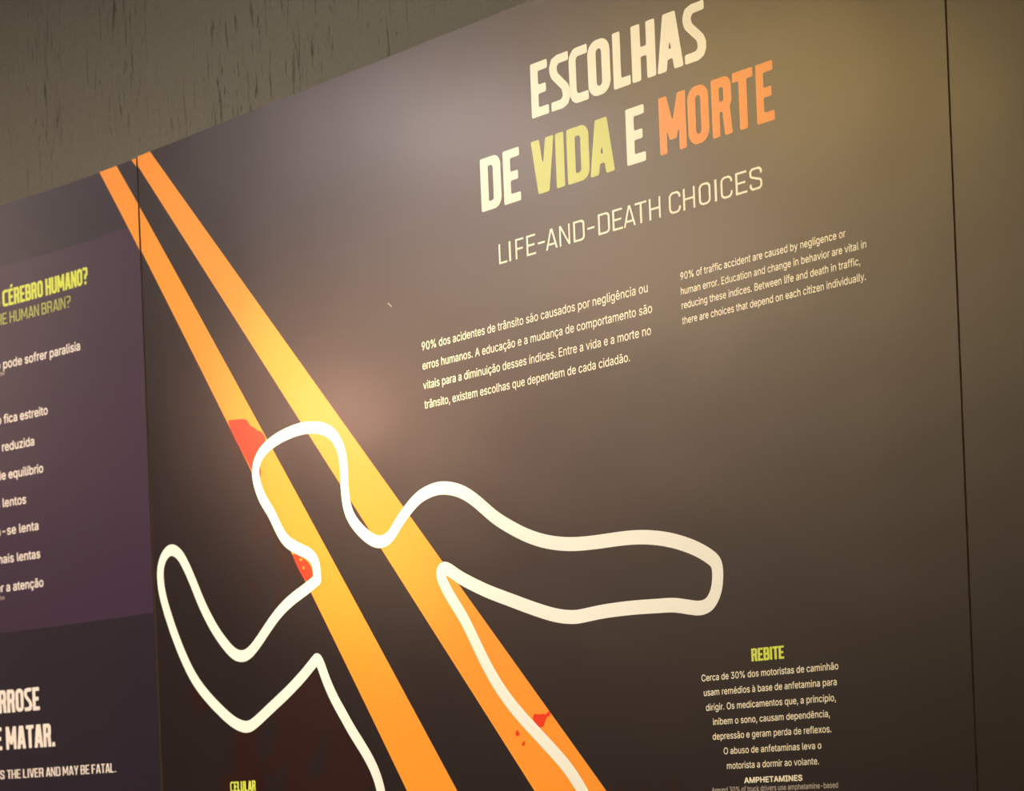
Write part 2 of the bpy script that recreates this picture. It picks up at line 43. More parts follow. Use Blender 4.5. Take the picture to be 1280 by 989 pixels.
# outlines of a plain grotesque face for the running text: character -> advance, closed loops (thousandths of an em)
FONT = {" ":[188,[]],"%":[676,[[175,283,146,286,121,297,101,314,86,335,78,360,75,388,75,412,78,440,87,464,101,486,121,503,146,513,175,517,206,513,230,503,250,486,264,464,273,440,276,412,276,388,273,360,264,335,250,314,230,297,205,286],[175,327,198,332,212,346,221,365,223,388,223,412,213,454,198,468,175,473,153,468,138,454,130,435,127,412,127,388,130,365,138,346,153,332],[501,-10,471,-6,446,5,426,21,412,43,403,68,400,95,400,120,403,147,412,172,427,194,447,210,471,221,501,225,531,221,556,210,576,194,590,172,598,147,601,120,601,95,598,68,589,43,575,21,555,5,531,-6],[501,35,523,39,538,53,546,73,549,95,549,120,538,162,524,176,501,180,479,176,464,162,456,142,453,120,453,95,455,73,464,53,479,39],[132,0,482,509,540,509,191,0]]],",":[188,[[38,-119,68,71,137,71,84,-119]]],"-":[453,[[337,244,337,188,114,188,114,244]]],".":[188,[[95,-4,78,-1,63,9,53,24,50,41,53,59,63,73,78,83,95,87,113,83,128,73,138,59,141,41,138,24,128,9,113,-1]]],"0":[453,[[227,-7,174,1,130,24,95,62,69,113,53,178,48,254,53,330,69,395,95,447,130,484,174,508,227,516,279,508,323,484,358,447,384,395,400,330,405,254,400,178,384,113,359,62,323,24,279,1],[227,50,261,56,290,74,313,103,330,144,340,194,344,254,340,314,330,365,313,405,290,435,261,453,227,460,192,453,163,435,140,405,123,365,113,314,109,254,113,194,123,144,140,103,163,74,192,56]]],"3":[453,[[218,-7,173,-3,133,10,98,30,70,57,52,91,44,132,109,132,115,107,126,87,144,71,165,59,219,50,275,61,297,74,315,93,325,116,329,145,326,172,316,196,299,217,275,234,242,244,201,248,157,248,157,299,288,448,288,452,70,452,70,509,372,509,372,461,211,278,211,289,264,288,308,276,344,253,371,222,387,186,393,145,387,103,370,66,344,36,309,12,266,-2]]],"9":[453,[[226,516,271,510,310,494,343,468,368,434,384,393,389,347,385,309,373,270,315,168,200,0,130,0,301,248,307,248,287,221,257,202,218,195,175,199,137,214,106,237,83,269,68,307,64,352,69,397,85,436,110,469,143,494,182,510],[226,460,199,457,174,446,154,429,138,407,129,381,125,352,129,322,138,295,154,274,174,257,199,247,226,243,254,247,279,257,299,273,314,295,324,321,327,350,324,381,314,407,299,429,279,446,254,457]]],"A":[480,[[16,0,201,509,276,509,463,0,395,0,287,302,264,372,232,478,245,478,213,371,191,302,85,0],[110,142,110,199,370,199,370,142]]],"B":[456,[[60,0,60,509,241,509,289,504,329,491,359,469,381,442,394,410,398,374,395,344,387,320,356,286,315,267,315,262,339,257,363,245,385,227,402,203,414,173,418,136,413,100,400,67,377,39,344,18,301,4,247,0],[125,57,245,57,296,63,330,80,349,105,355,137,352,161,342,184,327,203,306,218,279,228,248,231,125,231],[125,285,238,285,288,296,308,309,323,326,333,348,336,372,330,403,313,429,283,446,240,452,125,452]]],"C":[510,[[267,-7,205,1,150,25,104,63,70,115,48,179,40,254,48,329,70,393,104,445,150,484,205,508,267,516,340,504,373,490,402,471,427,447,448,418,463,385,473,348,408,348,389,395,357,428,315,449,267,456,223,450,184,432,150,403,125,364,109,314,103,254,109,194,125,145,151,105,184,76,223,59,267,53,315,60,357,81,389,114,408,160,473,160,463,124,448,91,428,62,402,38,373,19,341,5,305,-4]]],"E":[419,[[60,0,60,509,372,509,372,452,125,452,125,286,355,286,355,229,125,229,125,57,375,57,375,0]]],"H":[517,[[60,0,60,509,125,509,125,289,392,289,392,509,457,509,457,0,392,0,392,232,125,232,125,0]]],"I":[300,[[31,0,31,57,118,57,118,452,31,452,31,509,269,509,269,452,183,452,183,57,269,57,269,0]]],"M":[628,[[60,0,60,509,152,509,277,187,287,159,299,123,311,84,322,49,307,49,318,83,330,121,342,158,352,187,476,509,568,509,568,0,504,0,504,291,504,327,505,369,506,413,507,457,513,457,498,409,482,363,467,322,456,291,342,0,286,0,170,291,159,321,145,361,129,408,112,457,119,457,120,416,121,372,122,328,122,291,122,0]]],"N":[523,[[60,0,60,509,136,509,343,183,363,151,388,107,414,55,405,54,401,108,399,157,399,195,399,509,463,509,463,0,387,0,202,290,177,331,148,381,108,452,119,454,122,384,124,328,125,291,125,0]]],"O":[533,[[267,-7,205,1,150,25,105,63,70,115,48,179,40,254,48,329,70,393,105,445,150,484,205,508,267,516,329,508,384,484,429,445,464,393,486,329,493,254,486,179,464,115,429,63,384,25,329,1],[267,53,310,59,349,76,383,105,408,144,425,194,430,254,425,314,408,365,383,404,349,433,310,450,267,456,223,450,184,433,151,404,125,364,109,314,103,254,109,194,125,144,151,105,184,76,223,59]]],"P":[445,[[60,0,60,509,235,509,289,503,332,487,366,462,390,430,404,391,409,348,404,304,390,265,366,233,332,207,289,191,235,186,109,186,109,242,233,242,269,246,297,256,318,272,333,294,342,319,344,348,342,376,333,402,318,423,297,439,268,449,232,452,125,452,125,0]]],"S":[447,[[224,-9,172,-4,128,9,91,31,64,60,46,96,38,137,104,137,110,110,123,88,142,71,166,59,224,49,257,52,286,60,311,74,329,92,341,114,346,139,342,161,332,179,296,205,245,222,184,239,128,260,86,289,60,326,52,372,58,413,75,448,102,476,138,498,180,511,227,516,275,511,316,498,351,476,377,449,394,415,401,378,337,378,326,412,302,437,267,453,225,459,194,456,167,448,145,435,129,418,118,398,115,376,119,352,131,334,169,308,212,293,264,279,312,264,359,238,395,198,405,171,408,139,403,99,386,64,360,34,323,11,278,-4]]],"T":[449,[[32,452,32,509,417,509,417,452,257,452,257,0,193,0,193,452]]],"a":[389,[[160,-9,126,-5,94,5,68,22,48,45,35,73,30,108,34,138,43,161,58,179,78,193,125,211,178,220,234,227,265,235,273,243,276,255,276,257,267,297,240,322,196,331,149,322,118,301,100,274,41,291,57,322,79,346,104,364,133,375,194,384,239,379,286,360,306,343,322,320,333,290,337,251,337,0,277,0,277,52,272,52,252,25,215,1],[170,45,202,49,228,59,248,74,263,93,272,115,276,138,276,190,259,182,231,176,200,171,175,168,134,159,103,139,95,124,92,105,102,72,130,52]]],"b":[424,[[229,-8,198,-5,172,4,138,31,118,59,112,59,112,0,53,0,53,509,114,509,114,319,118,319,137,346,171,373,197,381,229,384,274,378,313,361,345,332,370,293,385,245,390,189,385,133,370,84,346,45,313,16,274,-2],[220,47,253,51,279,66,301,88,316,117,325,151,328,189,325,227,316,261,301,290,280,311,253,325,220,330,188,325,161,312,140,291,125,263,116,229,113,189,116,150,125,115,140,86,162,65,188,51]]],"c":[396,[[207,-8,159,-2,117,16,82,46,56,85,40,133,34,187,40,243,56,291,82,330,117,360,159,378,207,384,260,377,305,356,340,322,362,277,303,262,290,289,270,311,242,325,207,330,173,325,145,310,124,287,108,258,99,224,96,187,99,151,108,117,124,89,145,66,173,51,207,46,243,52,271,66,292,89,304,117,363,102,341,56,306,21,261,-1]]],"d":[424,[[195,-8,151,-2,111,16,79,45,55,84,39,133,34,189,39,245,55,293,79,332,112,361,151,378,196,384,228,381,253,373,287,346,306,319,311,319,311,509,372,509,372,0,313,0,313,59,307,59,287,31,252,4,227,-5],[205,47,236,51,263,65,284,86,299,115,309,150,312,189,309,229,300,263,284,291,263,312,237,325,205,330,172,325,145,311,124,290,108,261,99,227,96,189,99,151,109,117,124,88,145,66,172,51]]],"e":[404,[[212,-8,161,-2,117,16,82,46,56,85,40,132,34,187,39,242,55,290,81,329,115,359,157,378,205,384,266,374,294,361,319,341,341,315,357,282,368,242,371,194,371,169,75,169,75,221,338,221,310,202,307,237,298,269,283,294,263,314,237,326,205,330,173,326,146,313,125,294,109,270,99,241,96,211,96,178,100,139,110,106,128,80,151,61,179,50,212,46,254,53,285,73,306,105,365,91,353,63,335,39,311,19,283,4,249,-5]]],"f":[254,[[228,379,228,327,6,327,6,379],[81,0,81,432,84,461,96,486,113,505,135,519,187,530,222,527,243,521,227,468,215,472,195,474,171,470,154,460,145,443,142,419,142,0]]],"g":[425,[[207,-151,168,-148,134,-140,82,-110,51,-69,101,-41,122,-66,154,-88,207,-97,249,-92,282,-75,304,-47,311,-6,311,68,306,68,287,41,252,16,227,8,195,5,152,10,113,27,80,53,55,90,39,136,34,191,39,246,55,293,80,332,112,361,152,378,196,384,228,382,253,373,288,346,308,319,313,319,313,379,372,379,372,-9,367,-54,350,-90,324,-117,291,-136,251,-147],[205,59,237,63,264,75,285,95,300,121,309,154,312,193,309,231,300,264,285,291,264,312,237,325,205,330,172,325,145,312,124,290,109,262,99,229,96,193,99,155,109,123,124,96,145,76,172,63]]],"h":[410,[[114,227,114,0,53,0,53,509,114,509,114,287,102,287,124,332,152,362,187,379,227,384,264,380,295,369,321,349,341,321,353,285,357,240,357,0,296,0,296,235,290,275,273,304,246,323,210,329,184,326,161,317,141,303,126,283,117,257]]],"i":[167,[[53,0,53,379,114,379,114,0],[84,443,67,446,54,455,44,468,41,483,44,499,54,512,67,521,84,524,100,521,114,512,123,499,126,483,123,468,114,455,100,446]]],"k":[381,[[110,137,110,212,121,212,284,379,360,379,184,199,177,199],[53,0,53,509,114,509,114,0],[294,0,148,186,191,229,372,0]]],"l":[189,[[139,-2,101,3,74,20,58,47,53,84,53,509,114,509,114,99,120,62,130,54,146,52,160,53,170,54,181,3,162,-1]]],"m":[610,[[53,0,53,379,112,379,112,295,108,295,118,323,132,346,172,376,219,386,257,380,287,361,309,331,321,295,312,295,322,321,337,343,381,375,437,386,468,383,497,372,522,354,541,328,553,296,557,255,557,0,496,0,496,254,490,289,473,313,447,326,419,330,395,328,374,320,345,290,335,247,335,0,274,0,274,260,269,288,253,311,229,326,199,330,158,320,140,307,126,289,117,266,114,238,114,0]]],"n":[410,[[114,227,114,0,53,0,53,379,112,379,112,287,102,287,124,332,152,362,187,379,227,384,264,380,295,369,321,349,341,321,353,285,357,240,357,0,296,0,296,235,290,275,273,304,246,323,210,329,184,326,161,317,141,303,126,283,117,257]]],"o":[415,[[207,-8,159,-2,117,16,82,46,56,85,40,133,34,187,40,243,56,291,82,330,117,360,159,378,207,384,256,378,299,360,333,330,359,291,376,243,381,187,376,133,359,85,333,46,299,16,256,-2],[207,46,242,51,270,66,292,89,307,117,316,151,319,187,316,224,307,258,292,287,270,310,242,325,207,330,173,325,145,310,124,287,108,258,99,224,96,187,99,151,108,117,124,89,145,66,173,51]]],"p":[424,[[53,-143,53,379,112,379,112,319,118,319,137,346,171,373,197,381,229,384,274,378,313,361,345,332,370,293,385,245,390,189,385,133,370,84,346,45,313,16,274,-2,229,-8,198,-5,173,4,138,31,118,59,114,59,114,-143],[220,47,253,51,279,66,301,88,316,117,325,151,328,189,325,227,316,261,301,290,280,311,253,325,220,330,188,325,161,312,140,291,125,263,116,229,113,189,116,150,125,115,140,86,162,65,188,51]]],"q":[424,[[372,-143,311,-143,311,59,306,59,287,31,252,4,227,-5,195,-8,151,-2,111,16,79,45,55,84,39,133,34,189,39,245,55,293,79,332,112,361,151,378,196,384,228,381,253,373,287,346,307,319,313,319,313,379,372,379],[205,47,236,51,263,65,284,86,299,115,309,150,312,189,309,229,300,263,284,291,263,312,237,325,205,330,172,325,145,311,124,290,108,261,99,227,96,189,99,151,109,117,124,88,145,66,172,51]]],"r":[259,[[53,0,53,379,112,379,112,321,115,321,130,347,152,367,181,380,213,385,229,384,243,384,243,322,230,324,207,326,182,323,159,315,140,301,126,284,117,262,114,237,114,0]]],"s":[365,[[182,-8,145,-5,112,3,84,18,62,38,45,63,36,94,94,107,105,79,124,60,150,49,181,45,217,50,244,62,262,81,268,103,265,121,254,136,237,147,212,155,149,170,104,186,72,208,53,237,47,274,51,305,65,332,87,354,115,370,149,381,187,384,223,381,254,372,279,358,299,339,324,290,268,277,258,298,243,316,219,328,187,333,156,329,131,317,114,299,109,277,112,258,124,243,172,223,229,209,275,194,306,171,325,142,331,107,326,75,312,47,290,24,260,6,223,-5]]],"t":[227,[[204,379,204,327,6,327,6,379],[65,471,126,471,126,98,128,76,136,61,150,53,170,50,185,51,202,54,213,2,192,-3,168,-4,125,2,92,21,72,52,65,93]]],"u":[410,[[182,-5,146,-1,115,11,89,31,69,59,57,95,53,139,53,379,114,379,114,144,119,105,137,75,164,56,200,50,226,53,249,62,268,77,283,97,293,122,296,153,296,379,357,379,357,0,298,0,298,92,307,92,286,47,257,17,222,0]]],"v":[389,[[163,0,17,379,84,379,165,155,187,87,206,21,184,21,203,87,224,155,305,379,371,379,226,0]]],"w":[567,[[138,0,23,379,87,379,133,214,154,137,175,41,165,41,186,135,206,214,252,379,316,379,362,214,382,136,402,41,391,41,413,135,434,214,480,379,545,379,429,0,368,0,319,172,305,225,291,280,277,338,291,338,277,280,263,225,248,172,199,0]]],"x":[379,[[21,0,171,218,171,171,29,379,100,379,147,306,179,253,207,206,175,206,202,253,233,306,282,379,352,379,209,169,209,214,358,0,287,0,231,85,200,136,173,182,205,182,178,136,148,85,91,0]]],"y":[389,[[47,-139,61,-86,71,-87,104,-89,130,-74,151,-36,163,-1,17,379,84,379,165,155,187,87,206,21,184,21,202,87,224,155,305,379,371,379,204,-58,177,-107,139,-136,91,-145,65,-143]]],"z":[380,[[42,0,42,46,254,320,254,323,48,323,48,379,333,379,333,331,126,60,126,56,339,56,339,0]]],"à":[389,[[160,-9,126,-5,94,5,68,22,48,45,35,73,30,108,34,138,43,161,58,179,78,193,125,211,178,220,234,227,265,235,273,243,276,255,276,257,267,297,240,322,196,331,149,322,118,301,100,274,41,291,57,322,79,346,104,364,133,375,194,384,239,379,286,360,306,343,322,320,333,290,337,251,337,0,277,0,277,52,272,52,252,25,215,1],[170,45,202,49,228,59,248,74,263,93,272,115,276,138,276,190,259,182,231,176,200,171,175,168,134,159,103,139,95,124,92,105,102,72,130,52],[165,429,99,529,168,529,215,429]]],"â":[389,[[160,-9,126,-5,94,5,68,22,48,45,35,73,30,108,34,138,43,161,58,179,78,193,125,211,178,220,234,227,265,235,273,243,276,255,276,257,267,297,240,322,196,331,149,322,118,301,100,274,41,291,57,322,79,346,104,364,133,375,194,384,239,379,286,360,306,343,322,320,333,290,337,251,337,0,277,0,277,52,272,52,252,25,215,1],[170,45,202,49,228,59,248,74,263,93,272,115,276,138,276,190,259,182,231,176,200,171,175,168,134,159,103,139,95,124,92,105,102,72,130,52],[140,435,80,435,80,438,160,529,218,529,299,438,299,435,238,435,189,495]]],"ã":[389,[[160,-9,126,-5,94,5,68,22,48,45,35,73,30,108,34,138,43,161,58,179,78,193,125,211,178,220,234,227,265,235,273,243,276,255,276,257,267,297,240,322,196,331,149,322,118,301,100,274,41,291,57,322,79,346,104,364,133,375,194,384,239,379,286,360,306,343,322,320,333,290,337,251,337,0,277,0,277,52,272,52,252,25,215,1],[170,45,202,49,228,59,248,74,263,93,272,115,276,138,276,190,259,182,231,176,200,171,175,168,134,159,103,139,95,124,92,105,102,72,130,52],[234,446,209,450,186,460,166,470,151,475,138,466,133,448,90,448,94,476,104,498,121,513,145,518,170,514,191,504,210,494,227,490,240,496,247,517,288,517,284,488,273,466,256,451]]],"ç":[396,[[207,-8,159,-2,117,16,82,46,56,85,40,133,34,187,40,243,56,291,82,330,117,360,159,378,207,384,260,377,305,356,340,322,362,277,303,262,290,289,270,311,242,325,207,330,173,325,145,310,124,287,108,258,99,224,96,187,99,151,108,117,124,89,145,66,173,51,207,46,243,52,271,66,292,89,304,117,363,102,341,56,306,21,261,-1],[169,-143,169,-107,210,-107,236,-102,243,-84,236,-67,210,-62,182,-62,192,16,224,16,224,0,224,-29,253,-34,273,-44,285,-61,289,-85,284,-111,270,-129,245,-139,210,-143]]],"é":[404,[[212,-8,161,-2,117,16,82,46,56,85,40,132,34,187,39,242,55,290,81,329,115,359,157,378,205,384,266,374,294,361,319,341,341,315,357,282,368,242,371,194,371,169,75,169,75,221,338,221,310,202,307,237,298,269,283,294,263,314,237,326,205,330,173,326,146,313,125,294,109,270,99,241,96,211,96,178,100,139,110,106,128,80,151,61,179,50,212,46,254,53,285,73,306,105,365,91,353,63,335,39,311,19,283,4,249,-5],[177,429,225,529,293,529,227,429]]],"ê":[404,[[212,-8,161,-2,117,16,82,46,56,85,40,132,34,187,39,242,55,290,81,329,115,359,157,378,205,384,266,374,294,361,319,341,341,315,357,282,368,242,371,194,371,169,75,169,75,221,338,221,310,202,307,237,298,269,283,294,263,314,237,326,205,330,173,326,146,313,125,294,109,270,99,241,96,211,96,178,100,139,110,106,128,80,151,61,179,50,212,46,254,53,285,73,306,105,365,91,353,63,335,39,311,19,283,4,249,-5],[155,435,95,435,95,438,175,529,233,529,313,438,313,435,252,435,204,495]]],"í":[167,[[53,0,53,379,114,379,114,0],[57,429,104,529,173,529,107,429]]]}

# ------------------------------------------------------------------ materials
def lin(c): return tuple(((v/255)/12.92 if v/255 <= .04045 else ((v/255+.055)/1.055)**2.4) for v in c) + (1,)
def mat_print(name, rgb, rough=.37, coat=.06):
    m = bpy.data.materials.new(name); m.use_nodes = True; nt = m.node_tree; b = nt.nodes['Principled BSDF']
    b.inputs['Base Color'].default_value = rgb + (1,) if len(rgb) == 3 else rgb
    b.inputs['Roughness'].default_value = rough
    b.inputs['Specular IOR Level'].default_value = .5
    b.inputs['Coat Weight'].default_value = coat; b.inputs['Coat Roughness'].default_value = .16
    g = nt.nodes.new('ShaderNodeNewGeometry')
    mp = nt.nodes.new('ShaderNodeMapping'); mp.inputs['Scale'].default_value = (260, 260, 900)
    n = nt.nodes.new('ShaderNodeTexNoise'); n.inputs['Scale'].default_value = 1; n.inputs['Detail'].default_value = 2
    nt.links.new(g.outputs['Position'], mp.inputs['Vector']); nt.links.new(mp.outputs[0], n.inputs['Vector'])
    n2 = nt.nodes.new('ShaderNodeTexNoise'); n2.inputs['Scale'].default_value = 7; n2.inputs['Detail'].default_value = 1
    nt.links.new(g.outputs['Position'], n2.inputs['Vector'])
    bp = nt.nodes.new('ShaderNodeBump'); bp.inputs['Strength'].default_value = .10; bp.inputs['Distance'].default_value = .0004
    nt.links.new(n.outputs['Fac'], bp.inputs['Height'])
    bp2 = nt.nodes.new('ShaderNodeBump'); bp2.inputs['Strength'].default_value = .25; bp2.inputs['Distance'].default_value = .004
    nt.links.new(n2.outputs['Fac'], bp2.inputs['Height']); nt.links.new(bp2.outputs[0], bp.inputs['Normal'])
    nt.links.new(bp.outputs[0], b.inputs['Normal']); nt.links.new(bp.outputs[0], b.inputs['Coat Normal'])
    return m
M = {}
M['panel'] = mat_print('charcoal_print', (.0100, .0048, .0075))
M['panel_left'] = mat_print('dark_violet_print', (.0135, .0090, .0215))
M['purple'] = mat_print('purple_print', (.036, .0185, .049))
M['orange'] = mat_print('orange_print', (.95, .33, .028))
M['deep_orange'] = mat_print('deep_orange_print', (.88, .235, .016))
M['cream'] = mat_print('cream_print', (.92, .89, .72))
M['chalk'] = mat_print('chalk_white_print', (.90, .93, .90))
M['white'] = mat_print('white_print', (.82, .78, .76))
M['scuff'] = mat_print('scuffed_print', (.20, .17, .15))
M['greyish'] = mat_print('grey_print', (.50, .45, .42))
M['lime'] = mat_print('lime_print', (.56, .62, .10))
M['limey'] = mat_print('bright_lime_print', (.66, .78, .10))
M['limedim'] = mat_print('olive_lime_print', (.42, .48, .10))
M['red'] = mat_print('red_print', (.82, .036, .004))
M['maroon'] = mat_print('maroon_print', (.0165, .0016, .0012))
def simple(name, rgb, rough=.8, metal=0, emit=None):
    m = bpy.data.materials.new(name); m.use_nodes = True; nt = m.node_tree; b = nt.nodes['Principled BSDF']
    n = nt.nodes.new('ShaderNodeTexNoise'); n.inputs['Scale'].default_value = 40; n.inputs['Detail'].default_value = 4
    mx = nt.nodes.new('ShaderNodeMix'); mx.data_type = 'RGBA'
    mx.inputs[6].default_value = tuple(v*.85 for v in rgb) + (1,); mx.inputs[7].default_value = tuple(min(1, v*1.15) for v in rgb) + (1,)
    nt.links.new(n.outputs['Fac'], mx.inputs[0]); nt.links.new(mx.outputs[2], b.inputs['Base Color'])
    b.inputs['Roughness'].default_value = rough; b.inputs['Metallic'].default_value = metal
    if emit: b.inputs['Emission Color'].default_value = emit[0] + (1,); b.inputs['Emission Strength'].default_value = emit[1]
    return m
M['edge'] = simple('raw_fibreboard_edge', (.30, .21, .14))
M['lens'] = simple('lit_lens', (.9, .85, .7), .3, 0, ((1, .9, .7), 8.0))
M['batten'] = simple('dark_batten', (.02, .018, .016))
M['floor'] = simple('grey_floor', (.10, .09, .08), .5)
M['ceiling'] = simple('dark_ceiling', (.10, .09, .085))
M['room'] = simple('dim_plaster', (.09, .085, .08))
M['black_metal'] = simple('black_metal', (.015, .015, .015), .4, .6)
M['frame'] = simple('white_frame', (.6, .6, .6), .4)
def wall_mat():
    m = bpy.data.materials.new('scratched_plaster'); m.use_nodes = True; nt = m.node_tree; b = nt.nodes['Principled BSDF']
    N = nt.nodes.new; Lk = nt.links.new
    g = N('ShaderNodeNewGeometry')
    def noise(scale, detail=3, rough=.5, dist=0):
        mp = N('ShaderNodeMapping'); mp.inputs['Scale'].default_value = scale
        n = N('ShaderNodeTexNoise'); n.inputs['Scale'].default_value = 1; n.inputs['Detail'].default_value = detail; n.inputs['Roughness'].default_value = rough; n.inputs['Distortion'].default_value = dist
        Lk(g.outputs['Position'], mp.inputs['Vector']); Lk(mp.outputs[0], n.inputs['Vector']); return n.outputs['Fac']
    def mr(v, a, c, lo=0, hi=1):
        r = N('ShaderNodeMapRange'); r.inputs[1].default_value = a; r.inputs[2].default_value = c; r.inputs[3].default_value = lo; r.inputs[4].default_value = hi; Lk(v, r.inputs[0]); return r.outputs[0]
    def mul(a, c):
        r = N('ShaderNodeMath'); r.operation = 'MULTIPLY'; Lk(a, r.inputs[0]); Lk(c, r.inputs[1]); return r.outputs[0]
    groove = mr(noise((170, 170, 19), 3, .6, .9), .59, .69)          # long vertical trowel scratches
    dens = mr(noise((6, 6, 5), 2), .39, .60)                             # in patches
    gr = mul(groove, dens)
    fine = noise((260, 260, 150), 3)
    lowc = noise((1.6, 1.6, 1.2), 2)
    mx = N('ShaderNodeMix'); mx.data_type = 'RGBA'; mx.inputs[6].default_value = (.124, .117, .093, 1); mx.inputs[7].default_value = (.126, .120, .104, 1); Lk(lowc, mx.inputs[0])
    m2 = N('ShaderNodeMix'); m2.data_type = 'RGBA'; m2.inputs[7].default_value = (.032, .027, .018, 1); Lk(mx.outputs[2], m2.inputs[6]); Lk(mr(gr, 0, 1, 0, .8), m2.inputs[0])  # cavity shade of the scratches painted into the base colour
    m3 = N('ShaderNodeMix'); m3.data_type = 'RGBA'; m3.blend_type = 'MULTIPLY'; m3.inputs[0].default_value = 1
    Lk(m2.outputs[2], m3.inputs[6]); Lk(mr(fine, .3, .7, .90, 1.08), m3.inputs[7]); Lk(m3.outputs[2], b.inputs['Base Color'])
    b.inputs['Roughness'].default_value = .85
    bp = N('ShaderNodeBump'); bp.inputs['Strength'].default_value = .6; bp.inputs['Distance'].default_value = .003; bp.invert = True; Lk(gr, bp.inputs['Height'])
    bp2 = N('ShaderNodeBump'); bp2.inputs['Strength'].default_value = .35; bp2.inputs['Distance'].default_value = .0008; Lk(fine, bp2.inputs['Height']); Lk(bp.outputs[0], bp2.inputs['Normal'])
    Lk(bp2.outputs[0], b.inputs['Normal'])
    return m
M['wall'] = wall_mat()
# ------------------------------------------------------------------ helpers
KAPPA = math.radians(30); SMAX = .45
def bend(s, off=0.0):
    """point of the wall line at arc length s (negative = left of the left seam), pushed off towards the room"""
    if s >= 0: return (s, -off)
    d = -s; a = min(d, SMAX)
    x = -math.sin(KAPPA*a)/KAPPA; y = -(1-math.cos(KAPPA*a))/KAPPA; ph = KAPPA*a
    if d > SMAX: x -= (d-SMAX)*math.cos(ph); y -= (d-SMAX)*math.sin(ph)
    return (x + off*math.sin(ph), y - off*math.cos(ph))
def link(name, verts, faces, mat, parent=None, org=(0, 0, 0), mats=None, fm=None):
    me = bpy.data.meshes.new(name); me.from_pydata([(a-org[0], b-org[1], c-org[2]) for a, b, c in verts], [], faces); me.update()
    for mm in (mats or [mat]): me.materials.append(mm)
    if fm: me.polygons.foreach_set('material_index', fm)
    o = bpy.data.objects.new(name, me); COL.objects.link(o)
    if parent: o.parent = parent
    else: o.location = org
    return o
def tag(o, **k):
    for a, b in k.items(): o[a] = b
    return o
def box(x0, y0, z0, x1, y1, z1):
    v = [(x0,y0,z0),(x1,y0,z0),(x1,y1,z0),(x0,y1,z0),(x0,y0,z1),(x1,y0,z1),(x1,y1,z1),(x0,y1,z1)]
    return v, [(0,3,2,1),(4,5,6,7),(0,1,5,4),(1,2,6,5),(2,3,7,6),(3,0,4,7)]
# ------------------------------------------------------------------ setting
S_L = -5.0; X_R = 5.0
ss = [S_L] + [-.005*i for i in range(90, 0, -1)] + [0, X_R]
v = []; f = []
for s in ss:
    for o_, z in ((-.012, 0), (-.012, CEIL), (-.15, CEIL), (-.15, 0)):
        x, y = bend(s, o_); v.append((x, y, z))
for i in range(len(ss)-1):
    for k in range(4):
        a = i*4+k; b = i*4+(k+1) % 4; f.append((a, a+4, b+4, b))
f += [(0, 1, 2, 3), tuple(4*(len(ss)-1)+k for k in (3, 2, 1, 0))]
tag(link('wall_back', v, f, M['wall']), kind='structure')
v, f = box(-5.2, -8, -.1, 5, .16, 0); tag(link('floor', v, f, M['floor']), kind='structure')
v, f = box(-5.2, -8, CEIL, 5, .16, CEIL+.1); tag(link('ceiling', v, f, M['ceiling']), kind='structure')
v, f = box(-5.3, -8, 0, -5.2, .16, CEIL); tag(link('wall_left', v, f, M['room']), kind='structure')
v, f = box(5, -8, 0, 5.1, .16, CEIL); tag(link('wall_right', v, f, M['room']), kind='structure')
v, f = box(-5.3, -8.1, 0, 5.1, -8, CEIL); tag(link('wall_front', v, f, M['room']), kind='structure')
# ------------------------------------------------------------------ boards
BOT = .35; TH = .010
def topz(x):
    (x0, z0), (x1, z1) = TOPZ
    return z0 + (z1-z0)*(x-x0)/(x1-x0)
def board(name, s0, s1, mat, label, toptop=None, y_off=lambda z: 0, back=TH):
    root = bpy.data.objects.new(name, None); COL.objects.link(root); tag(root, label=label, category='display board')
    x, y = bend((s0+s1)/2); org = (x, y, BOT); root.location = org; root.empty_display_size = .1
    n = max(1, int(abs(s1-s0)/.005)) if s0 < 0 else 6
    v = []; f = []; fm = []
    for i in range(n+1):
        s = s0+(s1-s0)*i/n; tz = toptop if toptop else topz(s)
        for o_, z in ((y_off(BOT), BOT), (y_off(tz), tz), (-back, tz), (-back, BOT)):
            x, y = bend(s, o_); v.append((x, y, z))
    for i in range(n):
        for k in range(4):
            a = i*4+k; b = i*4+(k+1) % 4; f.append((a, a+4, b+4, b)); fm.append(0 if k == 0 else 1)
    f += [(0, 1, 2, 3), (4*n+3, 4*n+2, 4*n+1, 4*n)]; fm += [1, 1]
    link('printed_face', v, f, None, root, org, mats=[mat, M['edge']], fm=fm)
    return root, org
G = .0013
def LEAN(z): return .0003+.0050*(2.4532-z)/2.1      # the left board stands slightly proud towards its foot
X_SEAM = 1.2608
left_board, LO = board('display_board', -1.05, -G, M['panel_left'], 'dark violet curved display board at left with CÉREBRO HUMANO heading', toptop=2.4532, y_off=LEAN)
main_board, MO = board('display_board', G, X_SEAM-G*.8, M['panel'], 'large charcoal display board headed ESCOLHAS DE VIDA E MORTE with body outline')
right_board, RO = board('display_board', X_SEAM+G*.8, 2.46, M['panel'], 'blank charcoal display board right of the thin vertical seam')
for o in (left_board, main_board, right_board): o['group'] = 'printed display boards along the wall'
PAR = {'M': (main_board, MO), 'L': (left_board, LO)}
def mapped(panel, pts, off):
    if panel == 'M': return [(x, -off, z) for x, z in pts]
    r = []
    for s, z in pts:
        x, y = bend(s, off+LEAN(z)); r.append((x, y, z))
    return r
def on_board(panel, name, pts, faces, mat, off, label=None):
    par, org = PAR[panel]
    o = link(name, mapped(panel, pts, off), faces, M[mat], par, org)
    if label: o['label'] = label
    return o
